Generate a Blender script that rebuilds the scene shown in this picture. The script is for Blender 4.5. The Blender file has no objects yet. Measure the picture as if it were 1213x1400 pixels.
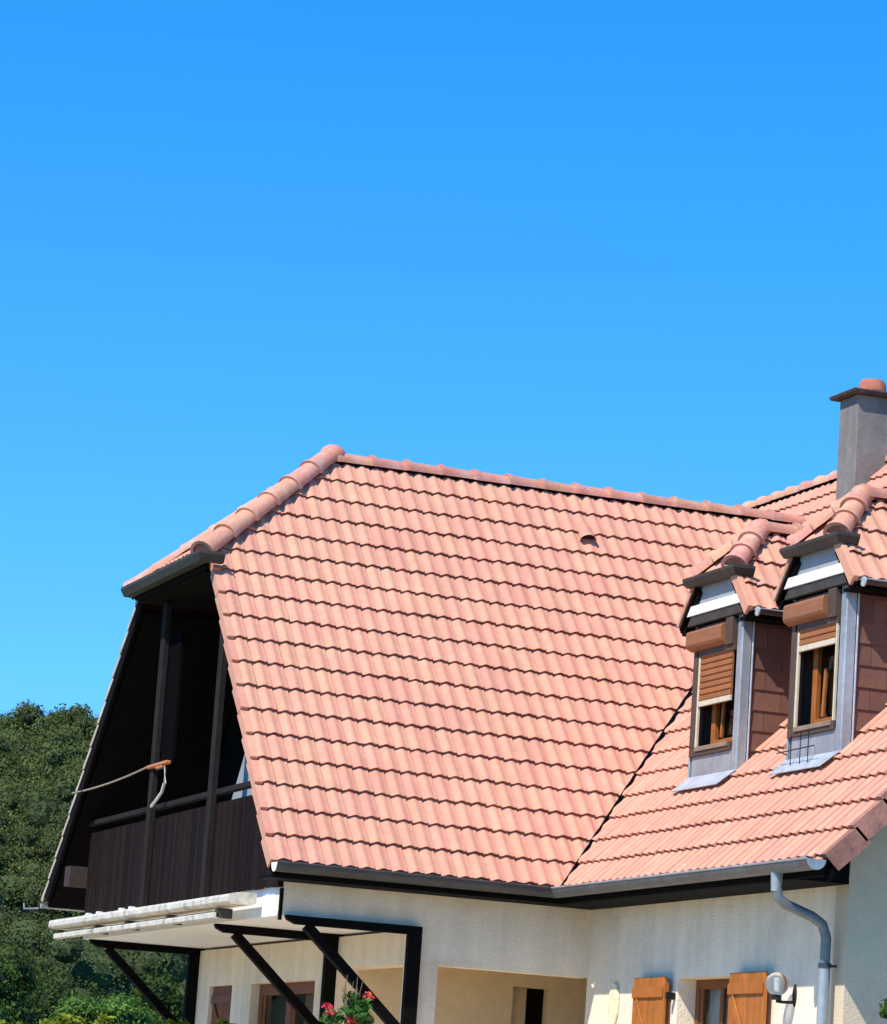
import bpy, bmesh, math, random
import numpy as np
from mathutils import Vector, Matrix, Quaternion
random.seed(7); rng = np.random.default_rng(11)
S = bpy.context.scene
COL = S.collection

# ------------------------------------------------------------------ camera
GZ = -4.2                                   # ground level (eave line is z = 0)
cam_d = bpy.data.cameras.new('camera'); cam = bpy.data.objects.new('camera', cam_d); COL.objects.link(cam); S.camera = cam
R_ = Vector((0.93736748, -0.34183968, 0.06699139)); U_ = Vector((-0.1233827, -0.1459706, 0.98156472)); F_ = Vector((0.325759, 0.92835242, 0.1790052))
M = Matrix.Identity(4)
for i in range(3):
    M[i][0] = R_[i]; M[i][1] = U_[i]; M[i][2] = -F_[i]
M.translation = (-9.877, -32.432, -2.584)
cam.matrix_world = M
cam_d.sensor_fit = 'VERTICAL'; cam_d.sensor_height = 24.0
cam_d.lens = 24.0 * 4703.4 / 1400.0
cam_d.clip_start = 0.5; cam_d.clip_end = 5000

# ------------------------------------------------------------------ sun, sky, exposure
SUN = Vector((-0.72, -0.43, 1.0)).normalized()
sd = bpy.data.lights.new('sun', 'SUN'); sd.energy = 3.7; sd.angle = math.radians(0.53); sd.color = (1.0, 0.955, 0.88)
so = bpy.data.objects.new('sun', sd); COL.objects.link(so)
so.rotation_euler = SUN.to_track_quat('Z', 'Y').to_euler(); so.location = SUN * 60
W_ = bpy.data.worlds.new('World'); S.world = W_; W_.use_nodes = True
nt = W_.node_tree; nt.nodes.clear()
def nd(tree, t, **kw):
    n = tree.nodes.new(t)
    for k, v in kw.items(): setattr(n, k, v)
    return n
wo = nd(nt, 'ShaderNodeOutputWorld'); bg = nd(nt, 'ShaderNodeBackground'); sky = nd(nt, 'ShaderNodeTexSky')
sky.sky_type = 'NISHITA'; sky.sun_disc = False
sky.sun_elevation = math.asin(SUN.z); sky.sun_rotation = math.atan2(SUN.x, SUN.y) % (2 * math.pi)
sky.altitude = 300; sky.air_density = 1.0; sky.dust_density = 0.0; sky.ozone_density = 3.0
hs = nd(nt, 'ShaderNodeHueSaturation'); hs.inputs['Saturation'].default_value = 1.40; hs.inputs['Value'].default_value = 1.14
tc = nd(nt, 'ShaderNodeTexCoord'); mp = nd(nt, 'ShaderNodeMapping'); mp.inputs['Location'].default_value = (0, 0, 0.125)
nt.links.new(tc.outputs['Generated'], mp.inputs['Vector']); nt.links.new(mp.outputs['Vector'], sky.inputs['Vector'])
nt.links.new(sky.outputs['Color'], hs.inputs['Color']); nt.links.new(hs.outputs['Color'], bg.inputs['Color'])
bg.inputs['Strength'].default_value = 0.15
nt.links.new(bg.outputs['Background'], wo.inputs['Surface'])
S.view_settings.view_transform = 'Standard'; S.view_settings.look = 'None'; S.view_settings.gamma = 1
S.view_settings.exposure = 0.75; S.view_settings.use_curve_mapping = False

# ------------------------------------------------------------------ materials
def mat(name, col, rough=0.8, noise=(), bump=None, rnd=0.0, attr=None, metal=0.0, spec=0.3, col2=None, streak=None, hue=0.0, transl=0.0, coat=0.0):
    """noise: list of (scale, amount) that brighten/darken; bump: (scale, strength, distance)"""
    m = bpy.data.materials.new(name); m.use_nodes = True; t = m.node_tree
    b = t.nodes['Principled BSDF']; b.inputs['Roughness'].default_value = rough; b.inputs['Metallic'].default_value = metal
    b.inputs['Specular IOR Level'].default_value = spec; b.inputs['Coat Weight'].default_value = coat
    geo = nd(t, 'ShaderNodeNewGeometry'); L_ = t.links.new
    cur = nd(t, 'ShaderNodeRGB'); cur.outputs[0].default_value = (*col, 1); out = cur.outputs[0]
    def nz(scale, detail=4, vec=None):
        n = nd(t, 'ShaderNodeTexNoise'); n.inputs['Scale'].default_value = scale; n.inputs['Detail'].default_value = detail
        L_(vec or geo.outputs['Position'], n.inputs['Vector']); return n
    if col2:
        n = nz(col2[1]); r = nd(t, 'ShaderNodeMapRange'); r.inputs[1].default_value = col2[2]; r.inputs[2].default_value = col2[3]
        L_(n.outputs[0], r.inputs[0]); mx = nd(t, 'ShaderNodeMix', data_type='RGBA'); L_(r.outputs[0], mx.inputs[0]); L_(out, mx.inputs[6]); mx.inputs[7].default_value = (*col2[0], 1); out = mx.outputs[2]
    fac = None
    def mul(a, b_):
        q = nd(t, 'ShaderNodeMath', operation='MULTIPLY'); L_(a, q.inputs[0])
        L_(b_, q.inputs[1]); return q.outputs[0]
    for sc, am in noise:
        n = nz(sc); r = nd(t, 'ShaderNodeMapRange'); r.inputs[1].default_value = .3; r.inputs[2].default_value = .7; r.inputs[3].default_value = 1 - am; r.inputs[4].default_value = 1 + am
        L_(n.outputs[0], r.inputs[0]); fac = r.outputs[0] if fac is None else mul(fac, r.outputs[0])
    if streak:                                # (scale vector, amount): grain or run-off marks
        v = nd(t, 'ShaderNodeMapping'); v.inputs['Scale'].default_value = streak[0]; L_(geo.outputs['Position'], v.inputs['Vector'])
        n = nz(1.0, 5, v.outputs[0]); r = nd(t, 'ShaderNodeMapRange'); r.inputs[1].default_value = .3; r.inputs[2].default_value = .7; r.inputs[3].default_value = 1 - streak[1]; r.inputs[4].default_value = 1 + streak[1]
        L_(n.outputs[0], r.inputs[0]); fac = r.outputs[0] if fac is None else mul(fac, r.outputs[0])
    rs = None
    if rnd:
        if attr:
            a = nd(t, 'ShaderNodeAttribute'); a.attribute_name = attr; rs = a.outputs['Fac']
        else:
            a = nd(t, 'ShaderNodeObjectInfo'); rs = a.outputs['Random']
        r = nd(t, 'ShaderNodeMapRange'); r.inputs[3].default_value = 1 - rnd; r.inputs[4].default_value = 1 + rnd; L_(rs, r.inputs[0])
        fac = r.outputs[0] if fac is None else mul(fac, r.outputs[0])
    if hue and rs is not None:
        w = nd(t, 'ShaderNodeMath', operation='FRACT'); q = nd(t, 'ShaderNodeMath', operation='MULTIPLY'); q.inputs[1].default_value = 7.31
        L_(rs, q.inputs[0]); L_(q.outputs[0], w.inputs[0])
        r = nd(t, 'ShaderNodeMapRange'); r.inputs[3].default_value = .5 - hue; r.inputs[4].default_value = .5 + hue; L_(w.outputs[0], r.inputs[0])
        h = nd(t, 'ShaderNodeHueSaturation'); L_(r.outputs[0], h.inputs['Hue']); L_(out, h.inputs['Color']); out = h.outputs[0]
    if fac is not None:
        vm = nd(t, 'ShaderNodeVectorMath', operation='SCALE'); L_(out, vm.inputs[0]); L_(fac, vm.inputs[3]); out = vm.outputs[0]
    L_(out, b.inputs['Base Color'])
    if bump:
        n = nz(bump[0], 6); bp = nd(t, 'ShaderNodeBump'); bp.inputs['Strength'].default_value = bump[1]; bp.inputs['Distance'].default_value = bump[2]
        L_(n.outputs[0], bp.inputs['Height']); L_(bp.outputs[0], b.inputs['Normal'])
    if transl:
        tr = nd(t, 'ShaderNodeBsdfTranslucent'); ms = nd(t, 'ShaderNodeMixShader'); ms.inputs[0].default_value = transl
        L_(out, tr.inputs['Color']); L_(b.outputs[0], ms.inputs[1]); L_(tr.outputs[0], ms.inputs[2])
        L_(ms.outputs[0], t.nodes['Material Output'].inputs['Surface'])
    return m
CLAY = (.575, .256, .166)
kw = dict(rough=.75, noise=((.5, .04), (14, .06), (70, .08)), bump=(90, .35, .004), hue=.005, col2=((.60, .305, .19), 4, .45, .85))
M_tile = mat('clay_tile', CLAY, rnd=.055, **kw)
M_tilef = mat('clay_tile_field', CLAY, rnd=.055, attr='tone', **kw)
M_ridge = mat('clay_ridge', (.56, .255, .165), rough=.75, noise=((3, .1), (25, .12)), bump=(70, .3, .004), rnd=.1, hue=.012, col2=((.5, .33, .27), 6, .5, .8))
M_verge = mat('clay_verge_brown', (.34, .15, .105), rough=.8, noise=((4, .15), (30, .15)), bump=(60, .3, .004), rnd=.12, col2=((.2, .1, .08), 7, .5, .75))
M_vedge = mat('weathered_verge_edge', (.48, .37, .28), rough=.8, noise=((4, .15), (30, .12)), rnd=.08)
M_deck = mat('dark_underlay', (.012, .006, .005), spec=.0, rough=.95, noise=((5, .2),))
M_wall = mat('cream_render', (.79, .655, .485), rough=.92, noise=((.8, .04), (9, .035), (45, .04)), bump=(55, .7, .015), streak=((5, 5, .35), .09), col2=((.62, .48, .32), 1.6, .55, .85))
M_wallb = mat('pale_render', (.83, .69, .51), rough=.92, noise=((.8, .04), (9, .035), (45, .04)), bump=(55, .7, .015), streak=((5, 5, .35), .09), col2=((.66, .55, .40), 1.6, .55, .85))
M_wallg = mat('shaded_render', (.60, .475, .32), rough=.92, noise=((.8, .05), (9, .04), (45, .04)), bump=(55, .55, .012))  # darker copy of the wall render: the gable's shade is in the colour
M_white = mat('white_paint', (.80, .79, .76), rough=.55, noise=((6, .05), (40, .03)))
M_awn = mat('weathered_white_casing', (.60, .53, .42), rough=.6, noise=((4, .1), (18, .15)), col2=((.33, .28, .20), 7, .5, .72))
M_fabric = mat('cream_canvas', (.62, .54, .38), rough=.9, noise=((9, .1),))
M_black = mat('black_stained_timber', (.0035, .003, .003), rough=.7, noise=((12, .2),), bump=(40, .3, .004), spec=.06)
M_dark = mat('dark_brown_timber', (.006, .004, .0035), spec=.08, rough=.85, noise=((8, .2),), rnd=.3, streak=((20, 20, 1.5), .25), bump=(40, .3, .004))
M_plank = mat('balcony_plank_stain', (.015, .0085, .0065), spec=.06, rough=.8, noise=((8, .15),), rnd=.3, streak=((20, 20, 1.2), .2), bump=(40, .3, .003))
M_post = mat('grey_stained_post', (.022, .017, .015), spec=.08, rough=.8, noise=((8, .15),), streak=((20, 20, 1.2), .2))
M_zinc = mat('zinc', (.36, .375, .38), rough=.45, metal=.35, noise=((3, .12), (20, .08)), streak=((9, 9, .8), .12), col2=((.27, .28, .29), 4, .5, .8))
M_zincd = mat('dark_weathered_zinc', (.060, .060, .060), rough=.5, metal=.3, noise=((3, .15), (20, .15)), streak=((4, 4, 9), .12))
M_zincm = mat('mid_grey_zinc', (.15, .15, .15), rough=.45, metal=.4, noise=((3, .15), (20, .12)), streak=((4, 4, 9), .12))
M_trim = mat('olive_grey_flashing', (.055, .048, .038), rough=.6, metal=.2, noise=((5, .2), (30, .15)))
M_lead = mat('pale_lead_apron', (.46, .48, .50), rough=.5, metal=.3, noise=((6, .15), (25, .1)))
M_shutterbox = mat('tan_shutter_box', (.27, .105, .045), rough=.55, noise=((8, .08),), streak=((14, 3, 30), .12))
M_slat = mat('tan_shutter_slat', (.31, .115, .040), rough=.5, noise=((8, .08),), rnd=.12)
M_cream = mat('cream_painted_frame', (.60, .49, .34), rough=.55, noise=((10, .1),))
M_frame = mat('brown_painted_frame', (.085, .052, .036), rough=.6, noise=((10, .15),))
M_sash = mat('orange_wood_sash', (.34, .105, .02), rough=.45, noise=((8, .1),), streak=((30, 30, 2), .15))
M_shut = mat('varnished_orange_wood', (.37, .115, .022), rough=.42, noise=((7, .12),), streak=((40, 40, 1.8), .2), rnd=.1, col2=((.33, .13, .02), 5, .5, .8))
M_shutd = mat('aged_brown_wood', (.17, .055, .014), rough=.5, noise=((7, .12),), streak=((40, 40, 1.8), .2), rnd=.1)
M_shingle = mat('brown_shingle', (.15, .070, .046), rough=.85, noise=((5, .1), (30, .1)), rnd=.14, bump=(60, .3, .003))
M_greyboard = mat('grey_gable_board', (.30, .30, .30), rough=.7, noise=((6, .07), (30, .05)))
M_cement = mat('grey_cement_chimney', (.19, .170, .150), rough=.9, noise=((2, .1), (12, .1)), bump=(30, .4, .01), streak=((5, 5, .7), .12))
M_capst = mat('mossy_chimney_cap', (.075, .065, .055), rough=.95, noise=((8, .3), (30, .2)), bump=(25, .6, .02), col2=((.12, .055, .04), 9, .55, .75))
M_pot = mat('terracotta_pot', (.42, .13, .075), rough=.8, noise=((8, .2),))
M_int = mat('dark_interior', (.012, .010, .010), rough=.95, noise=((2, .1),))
M_cloth = mat('pale_curtain', (.30, .27, .25), rough=.9, streak=((50, 50, 1.5), .4))
M_cord = mat('pale_cord', (.36, .27, .20), rough=.8, noise=((20, .1),))
M_clamp = mat('orange_clamp', (.50, .17, .06), rough=.6, noise=((20, .2),))
M_iron = mat('black_iron', (.02, .02, .02), rough=.5, metal=.4, noise=((20, .2),))
M_paving = mat('pale_paving', (.62, .50, .36), rough=.9, noise=((.7, .08), (6, .08), (40, .06)), bump=(30, .3, .01))
M_grass = mat('lawn', (.07, .11, .03), rough=.95, noise=((.1, .15), (3, .3), (30, .3)), bump=(12, .6, .08))
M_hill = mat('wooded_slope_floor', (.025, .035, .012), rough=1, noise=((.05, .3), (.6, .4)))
M_bark = mat('bark', (.07, .05, .035), rough=.95, noise=((6, .3),), bump=(12, .8, .05))
def leafmat(name, c, r=.5, h=.03): return mat(name, c, rough=.55, rnd=r, attr='tone', hue=h, noise=((.25, .15), (1.7, .2)), transl=.3, spec=.06)
M_far = leafmat('far_wood_leaves', (.098, .120, .034), .36, .025)
M_leafs = [leafmat('leaves_deep_green', (.062, .098, .020)), leafmat('leaves_mid_green', (.065, .115, .022)), leafmat('leaves_fresh_green', (.10, .17, .03))]
M_lime = leafmat('lime_hedge_leaves', (.20, .25, .03), .35, .02)
M_ger = leafmat('geranium_leaves', (.06, .14, .03), .4)
M_petal = mat('red_petals', (.55, .03, .04), rough=.6, rnd=.35, attr='tone', hue=.03)
M_twig = mat('dry_twigs', (.18, .13, .07), rough=.9, noise=((10, .2),))
g = bpy.data.materials.new('window_glass'); g.use_nodes = True
gb = g.node_tree.nodes['Principled BSDF']; gb.inputs['Base Color'].default_value = (.85, .9, .9, 1); gb.inputs['Roughness'].default_value = .03; gb.inputs['Transmission Weight'].default_value = 1.0; gb.inputs['IOR'].default_value = 1.12
M_glass = g
g = bpy.data.materials.new('clear_globe_glass'); g.use_nodes = True
gb = g.node_tree.nodes['Principled BSDF']; gb.inputs['Base Color'].default_value = (.86, .84, .8, 1); gb.inputs['Roughness'].default_value = .18; gb.inputs['Transmission Weight'].default_value = .94; gb.inputs['IOR'].default_value = 1.15
M_globe = g

# ------------------------------------------------------------------ helpers
def tag(o, label=None, cat=None, group=None, kind=None):
    if label: o['label'] = label
    if cat: o['category'] = cat
    if group: o['group'] = group
    if kind: o['kind'] = kind
    return o
def wloc(o):
    m = Matrix.Identity(4)
    p = o
    while p is not None:
        m = Matrix.Translation(p.location) @ m if p.parent is None else p.matrix_parent_inverse @ p.matrix_basis @ m
        p = p.parent
    return m
def attach(o, parent):
    if parent is None: return o
    o.parent = parent
    if parent.parent is None and parent.type == 'EMPTY': o.matrix_parent_inverse = Matrix.Translation(-parent.location)
    elif parent.parent is None and parent.location.length > 0: o.matrix_parent_inverse = Matrix.Translation(-parent.location)
    return o
def thing(name, loc, label, cat, group=None):
    o = bpy.data.objects.new(name, None); COL.objects.link(o); o.location = loc; o.empty_display_size = .3
    return tag(o, label, cat, group)
class MB:
    def __init__(s): s.v = []; s.f = []
    def add(s, vs, fs):
        n = len(s.v); s.v += [tuple(map(float, v)) for v in vs]; s.f += [tuple(n + i for i in f) for f in fs]; return s
    def box(s, a, b):
        x0, x1 = sorted((a[0], b[0])); y0, y1 = sorted((a[1], b[1])); z0, z1 = sorted((a[2], b[2]))
        return s.add([(x0,y0,z0),(x1,y0,z0),(x1,y1,z0),(x0,y1,z0),(x0,y0,z1),(x1,y0,z1),(x1,y1,z1),(x0,y1,z1)],
                     [(0,3,2,1),(4,5,6,7),(0,1,5,4),(1,2,6,5),(2,3,7,6),(3,0,4,7)])
    def prism(s, pts, d):                     # polygon (3-D points) swept along vector d
        n = len(pts); d = Vector(d); P = [Vector(p) for p in pts]; nrm = (P[1]-P[0]).cross(P[2]-P[1])
        if nrm.dot(d) > 0: P = P[::-1]
        return s.add(P + [p + d for p in P], [tuple(range(n)), tuple(range(2*n-1, n-1, -1))] + [(i, n+i, n+(i+1) % n, (i+1) % n) for i in range(n)])
    def beam(s, a, b, w, h, up=(0, 0, 1)):
        a = Vector(a); b = Vector(b); t = (b-a).normalized(); u = Vector(up); sx = t.cross(u)
        if sx.length < 1e-3: sx = t.cross(Vector((0, 1, 0)))
        sx.normalize(); uz = sx.cross(t).normalized()
        q = [sx*w/2 + uz*h/2, -sx*w/2 + uz*h/2, -sx*w/2 - uz*h/2, sx*w/2 - uz*h/2]
        return s.prism([a + k for k in q], b - a)
    def tube(s, pts, r, n=12, cap=True, arc=(0, 2*math.pi), up=(0, 0, 1), thick=0):
        P = [Vector(p) for p in pts]; R = r if isinstance(r, (list, tuple)) else [r]*len(P)
        closed = abs(arc[1]-arc[0]-2*math.pi) < 1e-6; m = n if closed else n+1; rings = []; prev = None
        for i, p in enumerate(P):
            t0 = (P[i]-P[i-1]).normalized() if i else (P[1]-P[0]).normalized(); t1 = (P[i+1]-P[i]).normalized() if i < len(P)-1 else t0
            t = (t0+t1).normalized(); sx = t.cross(Vector(up))
            if sx.length < .1: sx = prev if prev is not None else t.cross(Vector((0, 1, 0)))
            sx = (sx - t*sx.dot(t)).normalized(); prev = sx; uz = sx.cross(t); k = 1/max(.3, t.dot(t1))
            rings.append([p + sx*math.cos(arc[0]+(arc[1]-arc[0])*j/n)*R[i]*k + uz*math.sin(arc[0]+(arc[1]-arc[0])*j/n)*R[i] for j in range(m)])
        vs = [v for rg in rings for v in rg]; fs = []
        for i in range(len(P)-1):
            for j in range(m if closed else m-1):
                a = i*m+j; b = i*m+(j+1) % m; fs.append((a, a+m, b+m, b))
        if cap and closed: fs += [tuple(range(m)), tuple(range(len(vs)-1, len(vs)-1-m, -1))]
        return s.add(vs, fs)
    def sphere(s, c, r, nu=20, nv=12, sc=(1, 1, 1)):
        vs = [(c[0], c[1], c[2]+r*sc[2])]
        for i in range(1, nv):
            for j in range(nu):
                a = math.pi*i/nv; b = 2*math.pi*j/nu
                vs.append((c[0]+r*sc[0]*math.sin(a)*math.cos(b), c[1]+r*sc[1]*math.sin(a)*math.sin(b), c[2]+r*sc[2]*math.cos(a)))
        vs.append((c[0], c[1], c[2]-r*sc[2])); fs = []
        for j in range(nu): fs.append((0, 1+j, 1+(j+1) % nu)); fs.append((len(vs)-1, 1+(nv-2)*nu+(j+1) % nu, 1+(nv-2)*nu+j))
        for i in range(nv-2):
            for j in range(nu):
                a = 1+i*nu+j; b = 1+i*nu+(j+1) % nu; fs.append((a, a+nu, b+nu, b))
        return s.add(vs, fs)
    def mesh(s, name, m, smooth=False, bev=0):
        me = bpy.data.meshes.new(name); me.from_pydata(s.v, [], s.f)
        if bev:
            bm = bmesh.new(); bm.from_mesh(me)
            bmesh.ops.bevel(bm, geom=[e for e in bm.edges if e.is_manifold and e.calc_face_angle(0) > .5], offset=bev, segments=1, affect='EDGES')
            bm.to_mesh(me); bm.free()
        if smooth:
            me.polygons.foreach_set('use_smooth', [True]*len(me.polygons))
        me.materials.append(m); me.update(); return me
    def build(s, name, m, parent=None, smooth=False, bev=0, label=None, kind=None):
        me = s.mesh(name, m, smooth, bev)
        if smooth: me.set_sharp_from_angle(angle=math.radians(35))
        o = bpy.data.objects.new(name, me); COL.objects.link(o); attach(o, parent); return tag(o, label, kind=kind)
def inst(name, me, mw, parent):
    o = bpy.data.objects.new(name, me); COL.objects.link(o); o.parent = parent
    o.matrix_basis = mw
    return o

# ------------------------------------------------------------------ setting: ground
MB().add([(-700,-200,GZ),(900,-200,GZ),(900,1400,GZ),(-700,1400,GZ)], [(0,1,2,3)]).build('ground', M_grass, kind='structure')
MB().box((-6, -11, GZ-.1), (13, 14.5, GZ+.06)).build('bounce_terrace', M_paving, kind='structure')  # out of view; pale paving added to bounce warm light into the porch
# wooded hillside behind the house: rises towards +Y
def hill_z(x, y):
    d = (x+9.9)*.225 + (y+32.4)*.974; e = (x+9.9)*.974 - (y+32.4)*.225
    t = min(1, max(0, (d-120)/190)); t = t*t*(3-2*t)
    rid = 26.6 + 2.3*math.sin(e/23.+.9) + .16*max(-12, min(12, e))
    return GZ - 1 + t*rid
vs = []; fs = []; NX, NY = 80, 60
for j in range(NY+1):
    for i in range(NX+1):
        x = -220 + 540*i/NX; y = 60 + 460*j/NY; vs.append((x, y, hill_z(x, y)))
for j in range(NY):
    for i in range(NX):
        a = j*(NX+1)+i; fs.append((a, a+1, a+NX+2, a+NX+1))
MB().add(vs, fs).build('hillside', M_hill, smooth=True, kind='structure')

# ------------------------------------------------------------------ the house
W, H, L, D = 4.407, 5.003, 3.045, 5.983
sA = H/W; sB = 1.086; XG = 1.65; WY = .45; XB = 3.56; YG = -5.42; SL = -.5
RBX, RBZ = 8.29, 5.70                        # ridge of the cross wing
house = thing('house', (XG, WY, GZ), 'cream rendered house with steep pink clay tiled roofs, dark timber balcony gable and two dormers', 'house')

# ---- tiles
TW, TG, TH = .174, .3655, .030
PROF = [(0, -.006), (.12, -.002), (.24, .005), (.34, .018), (.45, .0265), (.57, .026), (.69, .018), (.82, .011), (1, .012)]
def tile_vf(u0=0., v0=0., jit=(0, 0, 0)):
    wd = TW-.0075; vs = []; fs = []; n = len(PROF)
    for t, h in PROF: vs.append((u0+t*wd, v0+jit[0], h+TH+jit[1]))                 # tail top
    for t, h in PROF: vs.append((u0+t*wd, v0+TG+.02, h+jit[2]-.002))             # head top
    for t, h in PROF: vs.append((u0+t*wd, v0+jit[0], h+TH+jit[1]))                 # tail top again (sharp edge)
    for t, h in PROF: vs.append((u0+t*wd, v0+jit[0]+.003, h+TH-.013))               # tail bottom, a dark gap stays below
    for t, h in PROF: vs.append((u0+t*wd, v0+.10, h+TH-.022))                       # underside
    for i in range(n-1):
        fs.append((i, i+1, n+i+1, n+i)); fs.append((3*n+i, 3*n+i+1, 2*n+i+1, 2*n+i)); fs.append((4*n+i, 4*n+i+1, 3*n+i+1, 3*n+i))
    k = len(vs); vs += [(u0, v0+TG+.02, -.03), (u0, v0+jit[0], .012), (u0+wd, v0+TG+.02, -.03), (u0+wd, v0+jit[0], .012)]
    vs += [vs[0], vs[n], vs[n-1], vs[2*n-1]]
    fs += [(k+1, k+4, k+5, k), (k+3, k+2, k+7, k+6)]
    return vs, fs
def me_tile(vs, fs, name, m):
    me = bpy.data.meshes.new(name); me.from_pydata(vs, [], fs); me.polygons.foreach_set('use_smooth', [True]*len(fs)); me.materials.append(m); me.set_sharp_from_angle(angle=math.radians(50)); return me
TILES = []
for q in range(6):
    r = random.Random(q); TILES.append(me_tile(*tile_vf(0, 0, (r.uniform(-.006, .006), r.uniform(-.003, .004), r.uniform(-.002, .002))), 'roof_tile', M_tile))
def clip_bm(vs, fs, poly):
    bm = bmesh.new(); vv = [bm.verts.new(v) for v in vs]
    for f in fs: bm.faces.new([vv[i] for i in f])
    n = len(poly)
    for i in range(n):
        a, b = Vector(poly[i]), Vector(poly[(i+1) % n]); e = b-a; nrm = Vector((e.y, -e.x, 0))    # outward for CCW polygon
        bmesh.ops.bisect_plane(bm, geom=bm.verts[:]+bm.edges[:]+bm.faces[:], plane_co=(a.x, a.y, 0), plane_no=nrm, clear_outer=True, dist=1e-5)
    return bm
def inside(poly, u, v, e=1e-3):
    for i in range(len(poly)):
        a, b = poly[i], poly[(i+1) % len(poly)]
        if (b[0]-a[0])*(v-a[1])-(b[1]-a[1])*(u-a[0]) < -e: return False
    return True
def frame_mat(o, ex, ey):
    ex = Vector(ex); ey = Vector(ey); ez = ex.cross(ey); m = Matrix.Identity(4)
    for i in range(3): m[i][0] = ex[i]; m[i][1] = ey[i]; m[i][2] = ez[i]
    m.translation = Vector(o) - ez*(TH*.5+.012); return m
def tile_field(parent, o, ex, ey, poly, budget, skip=None, rowoff=0.0, uoff=0.0, exclude=None):
    """tiles laid inside polygon poly (CCW, roof-plane coordinates u along, v up the slope)"""
    fm = frame_mat(o, ex, ey); us = [p[0] for p in poly]; vv = [p[1] for p in poly]; cand = []
    for r in range(int(math.floor((min(vv)-rowoff)/TG)), int(math.ceil((max(vv)-rowoff)/TG))+1):
        for c in range(int(math.floor((min(us)-uoff)/TW)), int(math.ceil((max(us)-uoff)/TW))+1):
            u0, v0 = c*TW+uoff, r*TG+rowoff
            cs = [inside(poly, u0+a*TW, v0+b*TG) for a in (0, 1) for b in (0, 1)]
            ctr = fm @ Vector((u0+TW/2, v0+TG/2, 0))
            if exclude and exclude(ctr): continue
            if not all(cs):
                pts = [(u0+TW*a/6, v0+TG*b/6) for a in range(7) for b in range(7)]
                if not any(inside(poly, *p) for p in pts): continue
            cand.append(((ctr-cam.matrix_world.translation).length, u0, v0, all(cs)))
    cand.sort(); nobj = 0; fv = []; ff = []; tone = []
    for d_, u0, v0, full in cand:
        r = random.Random(int(u0*991)+int(v0*7919)); jit = (r.uniform(-.006, .006), r.uniform(-.003, .004), r.uniform(-.002, .002))
        if nobj < budget:
            nobj += 1
            if full:
                m = fm @ Matrix.Translation((u0, v0, 0)); inst('roof_tile', TILES[r.randrange(6)], m, parent)
            else:
                bm = clip_bm(*tile_vf(u0, v0, jit), poly)
                if len(bm.faces) < 2: bm.free(); nobj -= 1; continue
                me = bpy.data.meshes.new('roof_tile'); bm.to_mesh(me); bm.free(); me.materials.append(M_tile); inst('roof_tile', me, fm, parent)
        else:
            if full: vs, fs = tile_vf(u0, v0, jit)
            else:
                bm = clip_bm(*tile_vf(u0, v0, jit), poly); bm.verts.index_update()
                vs = [tuple(v.co) for v in bm.verts]; fs = [tuple(v.index for v in f.verts) for f in bm.faces]; bm.free()
            n = len(fv); fv += vs; ff += [tuple(n+i for i in f) for f in fs]; tone += [r.random()]*len(fs)
    if fv:
        me = me_tile(fv, ff, 'roof_tile_field', M_tilef); a = me.attributes.new('tone', 'FLOAT', 'FACE'); a.data.foreach_set('value', tone)
        ob = inst('roof_tile_field', me, fm, parent); ob['kind'] = 'stuff'
    return nobj
def cap_tiles(name, parent, a, b, r=.115, ln=.40, m=M_ridge, flare=.030, seg=10, start=0):
    """overlapping half-round ridge or hip tiles from a (low) to b (high)"""
    a = Vector(a); b = Vector(b); d = b-a; n = max(1, round(d.length/ln)); t = d.normalized(); st = d.length/n
    sx = t.cross(Vector((0, 0, 1))).normalized(); uz = sx.cross(t)
    vs = []; fs = []
    for k, (y, rr) in enumerate(((-.03, r+flare), (.02, r+flare*.9), (.05, r+flare*.25), (st, r-.004))):
        for j in range(seg+1):
            an = math.pi*(-.06+1.12*j/seg); vs.append((math.cos(an)*rr, y, math.sin(an)*rr*.92))
    for j in range(seg+1):
        an = math.pi*(-.06+1.12*j/seg); vs.append((math.cos(an)*(r-.008), -.028, math.sin(an)*(r-.008)*.92))
    q = seg+1
    for k in range(3):
        for j in range(seg): fs.append((k*q+j, k*q+j+1, (k+1)*q+j+1, (k+1)*q+j))
    for j in range(seg): fs.append((4*q+j, 4*q+j+1, j+1, j))
    me = bpy.data.meshes.new(name); me.from_pydata(vs, [], fs); me.polygons.foreach_set('use_smooth', [True]*len(fs)); me.materials.append(m); me.set_sharp_from_angle(angle=math.radians(40))
    for i in range(n):
        mm = Matrix.Identity(4); p = a + t*st*i
        for c in range(3): mm[c][0] = sx[c]; mm[c][1] = t[c]; mm[c][2] = uz[c]
        mm.translation = p + uz*random.uniform(-.004, .004)
        inst(name, me, mm @ Matrix.Rotation(random.uniform(-.02, .02), 4, 'Y'), parent)
        if i == 0 and name == 'hip_tile':
            q_ = [(math.cos(math.pi*j/8)*(r-.006), .0, math.sin(math.pi*j/8)*(r-.006)*.92) for j in range(9)]
            inst('mortar_plug', me_tile(q_, [tuple(range(9))], 'mortar_plug', M_ridge), mm, parent)

YR = 9.62; sR = H/(YR-W); cR = 1/math.hypot(1, sR)   # the rear slope is a little shallower
cA = 1/math.hypot(1, sA); cB = 1/math.hypot(1, sB); SLA = W/cA
HZ = 3.42; HX = -.20; APX = 1.674              # half hip of the main gable
hy = HZ/sA; ry = YR-HZ/sR                                     # y on the front slope at hip eave height
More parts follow.
